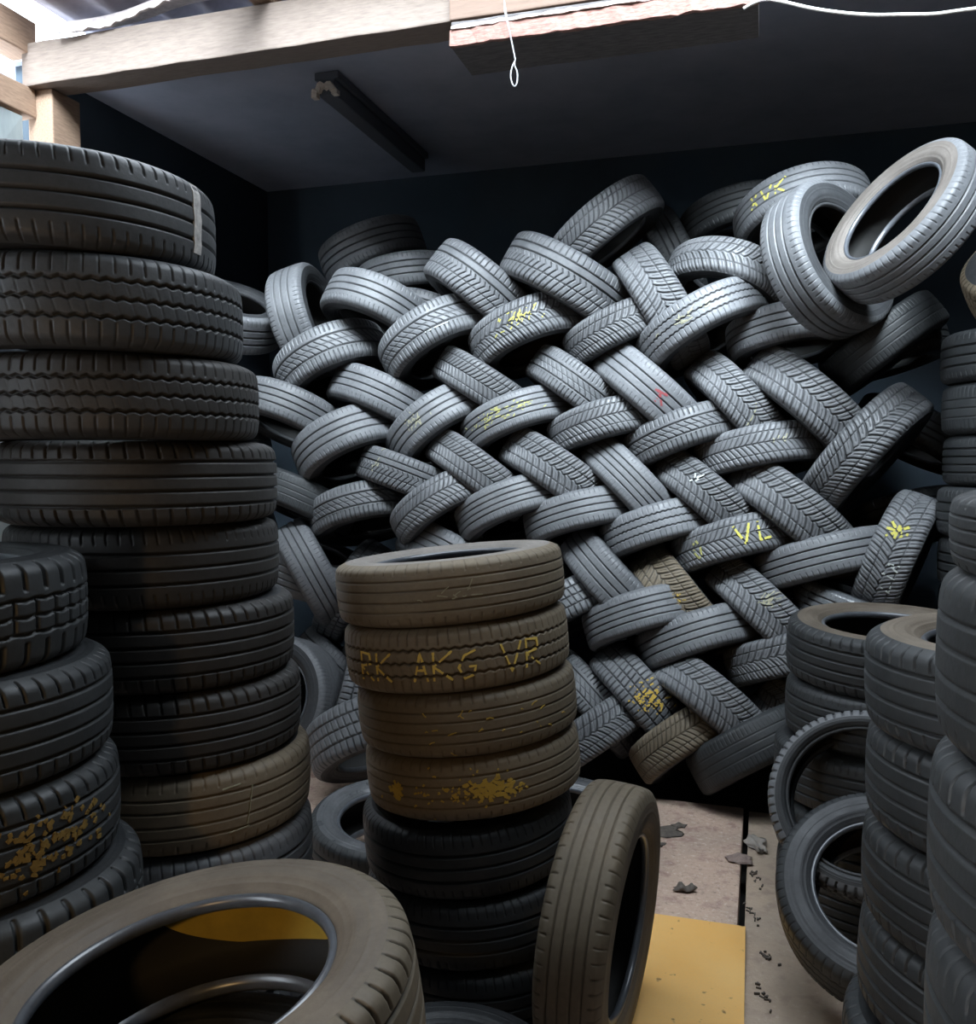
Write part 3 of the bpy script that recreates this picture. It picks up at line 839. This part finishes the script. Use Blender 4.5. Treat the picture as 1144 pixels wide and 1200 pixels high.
# ------------------------------------------------------------------ single tires on the floor
n1 = Vector((-.28, -.56, .78)).normalized()
w1 = .185
c1 = Vector((1.065, 2.33, .375)) - n1 * w1 / 2
c1.z = max(c1.z, .29 * math.sqrt(1 - n1.z ** 2) + w1 / 2 * n1.z)
L1 = tire(c1, n1, .290, w1, 'zig', 'open tire leaning on the right-hand stacks, pale ring around its dark hole', None, tread='tread_dark', side='side', near=True)
n2 = Vector((-.40, -.72, .56)).normalized()
L2 = tire((1.10, 2.56, .50), n2, .27, .135, 'block', 'thin dark tire leaning behind the open one, against the short right stack', None, tread='tread', side='side_dark', rin=.235)
yaw = math.radians(22)
C2 = tire((.290, 2.2, .345), (math.cos(yaw), -math.sin(yaw), -.07), .337, .165, 'worn', 'brown worn tire standing upright on the floor against the middle stack', None, tread='tread_brown', side='side_brown', near=True)
C3 = tire((.27, 3.36, .10), (.05, -.03, 1), .315, .195, 'smooth', 'tire lying flat on the floor behind the upright one, its wet sidewall shining', None, tread='tread_dark', side='side_shiny', near=True)
FL = tire((-.345, 3.22, .12), (.02, -.12, 1), .31, .20, 'rib', 'tire lying flat on the floor left of the middle stack, sidewall catching light', None, tread='tread_dark', side='side_shiny', near=True)
B1 = tire((-.10, 1.86, .095), (0, .0, 1), .275, .185, 'rib', 'black tire lying in deep shadow before the middle stack, at the bottom edge', None, tread='tread_dark', side='side_dark', near=True)
# big front tire and its supports
zt = 0
for i in range(3):
    tire((-.44, 1.23, zt + .1), Z, .325, .185, 'rib', 'black tire under the big dusty front tire, out of sight', 'support tires under the big front tire', near=False, tread='tread_dark', side='side_dark'); zt += .188
nf = Vector((-.15, -.04, 1)).normalized()
F1 = tire((-.428, 1.245, .680), nf, .335, .205, 'fine', 'big dusty brown tire lying open in the bottom left foreground', None, tread='tread_brown', side='side_brown', near=True)
F1_RIN = RI0
# mustard patch on the far inside of the big front tire
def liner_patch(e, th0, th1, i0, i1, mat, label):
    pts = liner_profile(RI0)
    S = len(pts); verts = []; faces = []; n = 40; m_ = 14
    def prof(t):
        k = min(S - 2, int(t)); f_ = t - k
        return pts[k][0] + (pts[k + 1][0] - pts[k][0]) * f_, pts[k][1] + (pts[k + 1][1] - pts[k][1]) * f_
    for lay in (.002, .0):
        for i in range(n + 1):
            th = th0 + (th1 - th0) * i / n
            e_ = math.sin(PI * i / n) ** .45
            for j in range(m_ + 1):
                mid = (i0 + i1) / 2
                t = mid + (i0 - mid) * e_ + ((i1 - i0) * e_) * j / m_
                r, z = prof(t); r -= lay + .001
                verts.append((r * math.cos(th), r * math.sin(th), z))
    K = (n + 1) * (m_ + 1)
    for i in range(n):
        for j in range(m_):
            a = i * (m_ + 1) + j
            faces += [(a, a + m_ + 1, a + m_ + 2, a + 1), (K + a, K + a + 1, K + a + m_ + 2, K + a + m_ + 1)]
    o = mesh_obj('yellow_patch', verts, faces, M[mat], child(e, 'inner_liner'), smooth=True); o['label'] = label
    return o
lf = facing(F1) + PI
liner_patch(F1, lf - 1.35, lf + .10, 1.0, 6.2, 'mustard', 'mustard yellow patch inside the tire')

# ------------------------------------------------------------------ the setting
def st(o): o['kind'] = 'structure'; return o
st(box('floor', (-4, -3.2, -.12), (-.052, 3.96, 0), M['slab_rough'], mw=RM, bevel=.006)).name = 'floor'
st(box('floor', (-.030, -3.2, -.12), (4, 3.94, -.004), M['slab_smooth'], mw=RM, bevel=.006))
st(box('floor', (-4, -3.2, -.30), (4, 7, -.125), M['shade_ground'], mw=RM))  # black ground beyond the slabs paints in the shade under the pile
st(box('wall_back', (-4, 5.75, -.3), (4, 5.85, 3.6), M['wall'], mw=RM))
st(box('ceiling', (-4, 3.56, 3.41), (4, 5.8, 3.46), M['ceil'], mw=RM))
st(box('wall_right', (2.75, -3.2, -.3), (2.85, 5.8, 3.8), M['dark'], mw=RM))
st(box('wall_left', (-3.50, 3.60, -.3), (-3.40, 5.8, 3.41), M['wall'], mw=RM))
st(box('wall_front', (-4, -3.3, -.3), (4, -3.2, 3.8), M['dark'], mw=RM))
# unseen near roof behind the opening and over the right, edges set to steer daylight
st(box('ceiling', (-3.45, -3.2, 3.74), (3, 1.60, 3.79), M['dark'], mw=RM))
st(box('ceiling', (-3.45, 1.605, 3.74), (-.30, 2.20, 3.79), M['dark'], mw=RM))  # unseen strip added to keep daylight off the left stacks
st(box('ceiling', (1.0, 1.61, 3.66), (3, 3.6, 3.71), M['dark'], mw=RM))

# beam across, at the edge of the open roof
st(box('trim_1', (-3.28, 3.41, 3.216), (-1.17, 3.56, 3.405), M['wood'], mw=RM, bevel=.006, cuts=14, jitter=.003))
st(box('trim_2', (-1.18, 3.35, 3.19), (.0, 3.56, 3.463), M['wood_brown'], mw=RM, bevel=.005, cuts=8, jitter=.002))
st(box('trim_3', (.0, 3.38, 3.27), (3.6, 3.59, 3.50), M['wood_dark'], mw=RM, bevel=.005))
# post at the left end, left wall rails, rafter
st(box('trim_4', (-3.30, 3.46, -.1), (-3.16, 3.64, 3.216), M['wood_side'], mw=RM, bevel=.008))
st(box('trim_5', (-3.38, -1.0, 3.36), (-3.24, 3.46, 3.515), M['wood_side'], mw=RM, bevel=.006, cuts=12, jitter=.003))
st(box('trim_6', (-3.35, -1.0, 3.086), (-3.25, 3.46, 3.216), M['wood_side'], mw=RM, bevel=.006, cuts=12, jitter=.003))
st(box('trim_7', (-2.08, 1.95, 3.414), (-1.99, 3.51, 3.567), M['wood_side'], mw=RM, bevel=.006))

# corrugated left wall below the rails
verts = []; faces = []
n = 300
for i in range(n + 1):
    v = -1.0 + 4.41 * i / n
    for lay in (0, .004):
        for z in (0.0, 3.138):
            verts.append((-3.32 + .018 * math.sin(v * 2 * PI / .125) + lay, v, z))
for i in range(n):
    a = i * 4; b = a + 4
    faces += [(a, b, b + 1, a + 1), (a + 2, a + 3, b + 3, b + 2), (a + 1, b + 1, b + 3, a + 3), (a, a + 2, b + 2, b)]
st(mesh_obj('wall_left', verts, faces, M['sheet'], smooth=True, mw=RM))

# roofing sheet overhang above the beam, with torn felt along its edge
verts = []; faces = []; n = 120
rr = random.Random(5)
for i in range(n + 1):
    u = -3.25 + 4.3 * i / n
    zz = 3.60 + .018 * math.sin(u * 2 * PI / .22)
    for v in (3.12 + .015 * math.sin(u * 7), 4.3):
        verts += [(u, v, zz), (u, v, zz + .008)]
for i in range(n):
    a = i * 4; b = a + 4
    faces += [(a, a + 2, b + 2, b), (a + 1, b + 1, b + 3, a + 3), (a, b, b + 1, a + 1), (a + 2, a + 3, b + 3, b + 2)]
o = mesh_obj('roofing_sheet', verts, faces, M['felt'], smooth=True, mw=RM)
tag(o, 'grey corrugated roofing sheet overhanging the pale beam against the sky', 'roof sheet')
verts = []; faces = []; n = 90
for i in range(n + 1):
    u = -3.05 + 2.5 * i / n
    dz = .031 + .022 * math.sin(u * 3.9) + rr.uniform(-.008, .008)
    vv = 3.385 + .02 * math.sin(u * 8.5)
    top = 3.465 + .026 * math.sin(u * 2.6 + 1)
    for k, (dv, z) in enumerate([(.13, top + .026), (0, top), (-.016, top - dz), (-.005, top - dz), (.010, top - .005), (.13, top + .016)]):
        verts.append((u, vv + dv, z))
for i in range(n):
    a = i * 6; b = a + 6
    for j in range(6):
        q = (j + 1) % 6; faces.append((a + j, b + j, b + q, a + q))
faces += [(0, 1, 2, 3, 4, 5), tuple(n * 6 + j for j in (5, 4, 3, 2, 1, 0))]
o = mesh_obj('felt_strip', verts, faces, M['feltedge'], mw=RM)
tag(o, 'torn strip of pale roofing felt lying ragged along the top of the beam', 'felt strip')

# plank fixed under the beam, pale splintered edge
e = empty('hanging_plank', Matrix.Translation(room(-.605, 3.458, 3.112)) @ Matrix.Rotation(-ROT, 4, 'Z'))
tag(e, 'long grey-bottomed plank fixed under the beam at the top centre', 'plank')
box('plank', (-.566, -.110, -.026), (.566, .150, .068), M['wood_grey'], e, bevel=.003, cuts=10, jitter=.002)
M['splinter'] = plain('splintered_red_edge', (.28, .15, .12), .8, 0, 30, (.14, .06, .05), .9, stretch=(1, 6, 6), bump=.6)
s_ = box('splintered_edge', (-.568, -.127, -.028), (.568, -.109, .034), M['splinter'], e, bevel=.002, cuts=40, jitter=.003)
s_['label'] = 'pale reddish splintered edge'
M['pale_strip'] = plain('pale_edge_strip', (.38, .32, .29), .9, 0, 40, (.28, .2, .18), .7)
box('pale_line', (-.56, -.132, .034), (.56, -.109, .047), M['pale_strip'], e, cuts=40, jitter=.003)  # thin pale line along the plank's upper front edge

# strip lamp under the dark ceiling, running away from the camera
e = empty('strip_lamp', Matrix.Translation(room(-2.08, 4.706, 3.294)) @ Matrix.Rotation(-ROT, 4, 'Z'))
tag(e, 'narrow dark strip lamp under the ceiling with a pale broken end', 'lamp')
box('housing', (-.045, -.62, .0), (.045, .62, .08), M['lamp'], e, bevel=.01)
box('reflector', (-.065, -.62, .078), (.065, .62, .115), M['lamp'], e, bevel=.006)
vs = []; fs = []
for i in range(13):
    a = PI * i / 12
    for (r, yy) in ((.07, -.65), (.07, -.615), (.040, -.615), (.040, -.65)):
        vs.append((r * math.cos(a), yy + .006 * math.sin(i * 2.3), -.008 + r * math.sin(a) * .9 + .008 * math.sin(i * 1.9)))
for i in range(12):
    a = i * 4; b = a + 4
    for j in range(4): q = (j + 1) % 4; fs.append((a + j, a + q, b + q, b + j))
fs += [(0, 1, 2, 3), (48, 51, 50, 49)]
o = mesh_obj('broken_end', vs, fs, M['lampend'], e); o['label'] = 'pale broken end cap'

# string with a loop, hanging from the plank
def at(px, py, Y):
    d = FWD * 1 + Vector((1, 0, 0)) * ((px - 572) / F) + UP * ((600 - py) / F)
    return CAM + d * (Y / d.y)
pts = [at(588, -20, 3.354), at(592, 10, 3.341), at(596, 30, 3.328), at(600, 50, 3.328), at(604, 70, 3.328)]
e = empty('hanging_string', Matrix.Translation(pts[0])); tag(e, 'grey string ending in a small loop, hanging before the plank', 'string')
def rel(ps): return [p - pts[0] for p in ps]
tube('strand', rel(pts), .0029, M['string'], e)
tube('strand', rel([at(592, -20, 3.315), at(590, 5, 3.315), at(593, 22, 3.315), at(598, 40, 3.315)]), .0021, M['string'], e)
tube('loop', rel([at(604, 70, 3.328), at(597, 84, 3.322), at(601, 102, 3.315), at(606, 100, 3.322), at(607, 84, 3.328), at(602, 76, 3.328)]), .0029, M['string'], e, cyclic=True)
# rope along the dark beam
rp = [(872, 10, 3.185), (890, -2, 3.146), (915, 1, 3.120), (950, 10, 3.068), (985, 15, 3.029), (1020, 18, 2.990), (1060, 17, 2.951), (1095, 17, 2.925), (1120, 13, 2.899), (1160, 8, 2.860), (1250, -4, 2.730)]
o = tube('rope', [at(*p) for p in rp], .0055, M['rope']); tag(o, 'white rope sagging along the dark beam at the top right', 'rope')

# loose flap on the corrugated sheet
verts = [(-3.29, 3.00, 3.08), (-3.26, 3.38, 3.07), (-3.255, 3.38, 2.75), (-3.26, 3.20, 2.83), (-3.27, 3.08, 2.96)]
verts += [(x + .004, y, z) for x, y, z in verts]
faces = [(0, 1, 2, 3, 4), (9, 8, 7, 6, 5)] + [(i, (i + 1) % 5, 5 + (i + 1) % 5, 5 + i) for i in range(5)]
o = mesh_obj('sheet_flap', verts, faces, M['sheet'], mw=RM); tag(o, 'loose torn flap on the pale corrugated sheet by the corner post', 'sheet flap')

# yellow board, scraps
o = box('yellow_board', (-.302, 2.16, .0005), (.004, 2.905, .014), M['board'], mw=RM @ Matrix.Rotation(math.radians(.6), 4, 'Z'), bevel=.002)
tag(o, 'orange-yellow painted board lying on the concrete floor', 'board')

def lump(name, c, sx, sy, sz, mat, seed, label, cat, rough=.22):
    import bmesh
    bm = bmesh.new(); bmesh.ops.create_icosphere(bm, subdivisions=3, radius=1)
    r = random.Random(seed); ph = [r.uniform(0, 6) for _ in range(6)]
    for v in bm.verts:
        x, y, z = v.co
        k = 1 + rough * (math.sin(x * 3.1 + ph[0]) * math.sin(y * 4.3 + ph[1]) + .6 * math.sin(x * 7 + ph[2]) * math.sin(y * 8 + z * 5 + ph[3]))
        v.co = Vector((x * sx * k, y * sy * k, max(-.0, (z * .5 + .5) * sz * (1 + .5 * math.sin(x * 6 + ph[4])))))
    me = bpy.data.meshes.new(name); bm.to_mesh(me); bm.free(); me.materials.append(M[mat])
    me.polygons.foreach_set('use_smooth', [True] * len(me.polygons))
    o = bpy.data.objects.new(name, me); o.location = c; link(o); tag(o, label, cat); return o
def fl(px, py):
    d = FWD + Vector((1, 0, 0)) * ((px - 572) / F) + UP * ((600 - py) / F)
    p = CAM + d * (CAM.z / -d.z); return p
p = fl(888, 992); lump('plastic_scrap', (p.x, p.y, -.003), .032, .075, .018, 'plastic', 3, 'crumpled pale plastic scrap across the floor joint', 'plastic scrap', .5)
p = fl(802, 1044); lump('rubber_scrap', (p.x, p.y, 0), .040, .022, .022, 'scrap', 7, 'small dark grey scrap alone on the rough pink concrete', 'scrap')
p = fl(866, 1008); lump('mortar_lump', (p.x, p.y, 0), .050, .045, .010, 'dirt', 9, 'flat grey crumbled lump at the edge of the floor joint', 'lump')
for i, (px, py, an) in enumerate([(778, 975, .2), (796, 968, 1.2), (768, 990, 2.0)]):
    p = fl(px, py); sx = [.075, .03, .04][i]
    lump('dirt_patch', (p.x, p.y, -.0005), sx, sx * .8, .006, 'scrap', 20 + i,
         ['broad low dirt patch on the rough slab near the pile', 'small dark dirt clod right of the broad dirt patch', 'small dark dirt clod beside the flat wet-shining tire'][i], 'dirt')
dl = [('dark dry leaf litter in the joint just below the plastic scrap', 886, 1030), ('dark leaf litter in the joint above the yellow board', 882, 1072), ('dark twigs beside the yellow board upper right edge', 899, 1120), ('dark twigs beside the yellow board lower right edge', 897, 1168)]
for i, (lb, px, py) in enumerate(dl):
    p = fl(px, py); vs = []; fs = []
    r = random.Random(60 + i)
    for k in range(14):
        a = r.uniform(0, PI); l = r.uniform(.006, .018); x = r.gauss(0, .007); y = r.gauss(0, .03)
        dx, dy = math.cos(a) * l, math.sin(a) * l; nx, ny = -math.sin(a) * .002, math.cos(a) * .002
        b0 = len(vs); z0 = 0.0; z1 = r.uniform(.003, .007)
        for z in (z0, z1):
            vs += [(x - nx, y - ny, z), (x + dx - nx, y + dy - ny, z), (x + dx + nx, y + dy + ny, z), (x + nx, y + ny, z)]
        fs += [(b0, b0 + 3, b0 + 2, b0 + 1), (b0 + 4, b0 + 5, b0 + 6, b0 + 7)] + [(b0 + q, b0 + (q + 1) % 4, b0 + 4 + (q + 1) % 4, b0 + 4 + q) for q in range(4)]
    o = mesh_obj('leaf_litter', vs, fs, M['scrap']); o.location = (p.x, p.y, -.003)
    tag(o, lb, 'leaf litter', kind='stuff')

# ------------------------------------------------------------------ light
w = bpy.data.worlds.new('sky'); SC.world = w; w.use_nodes = True
bg = w.node_tree.nodes['Background']
bg.inputs[0].default_value = (.80, .90, 1.0, 1); bg.inputs[1].default_value = 7.5
# skylight opening marked as a portal, for cleaner sampling of the sky
def area(name, loc, rot, sx, sy, power, col=(1, 1, 1), portal=False):
    l = bpy.data.lights.new(name, 'AREA'); l.shape = 'RECTANGLE'; l.size = sx; l.size_y = sy; l.energy = power; l.color = col
    if portal: l.cycles.is_portal = True
    o = bpy.data.objects.new(name, l); o.matrix_world = Matrix.Translation(loc) @ Matrix.Rotation(-ROT, 4, 'Z') @ Matrix.Rotation(rot, 4, 'X')
    link(o); return o
area('sky_portal', room(-1.15, 2.5, 3.72), 0, 4.4, 1.8, 1, portal=True)
sun = bpy.data.lights.new('overcast_sun', 'SUN'); sun.energy = 22.0; sun.angle = math.radians(38); sun.color = (.80, .91, 1)
so = bpy.data.objects.new('overcast_sun', sun)
d = (V * 1.0 - U * .25 - Vector((0, 0, .88))).normalized()
so.rotation_euler = d.to_track_quat('-Z', 'Y').to_euler(); link(so)
pl = bpy.data.lights.new('warm_bulb', 'POINT'); pl.energy = 10; pl.color = (1.0, .62, .25); pl.shadow_soft_size = .04
po = bpy.data.objects.new('warm_bulb', pl); po.location = (-.80, .15, 1.20); link(po)

# ------------------------------------------------------------------ camera
cam = bpy.data.cameras.new('camera'); cam.sensor_fit = 'HORIZONTAL'; cam.sensor_width = 36; cam.lens = 36 * F / 1144
cam.clip_start = .05
co = bpy.data.objects.new('camera', cam); co.location = CAM
co.rotation_euler = (PI / 2 - PITCH, 0, 0); link(co); SC.camera = co
SC.view_settings.view_transform = 'Standard'; SC.view_settings.look = 'None'
SC.view_settings.exposure = 0.25; SC.view_settings.gamma = 1
SC.cycles.max_bounces = 6
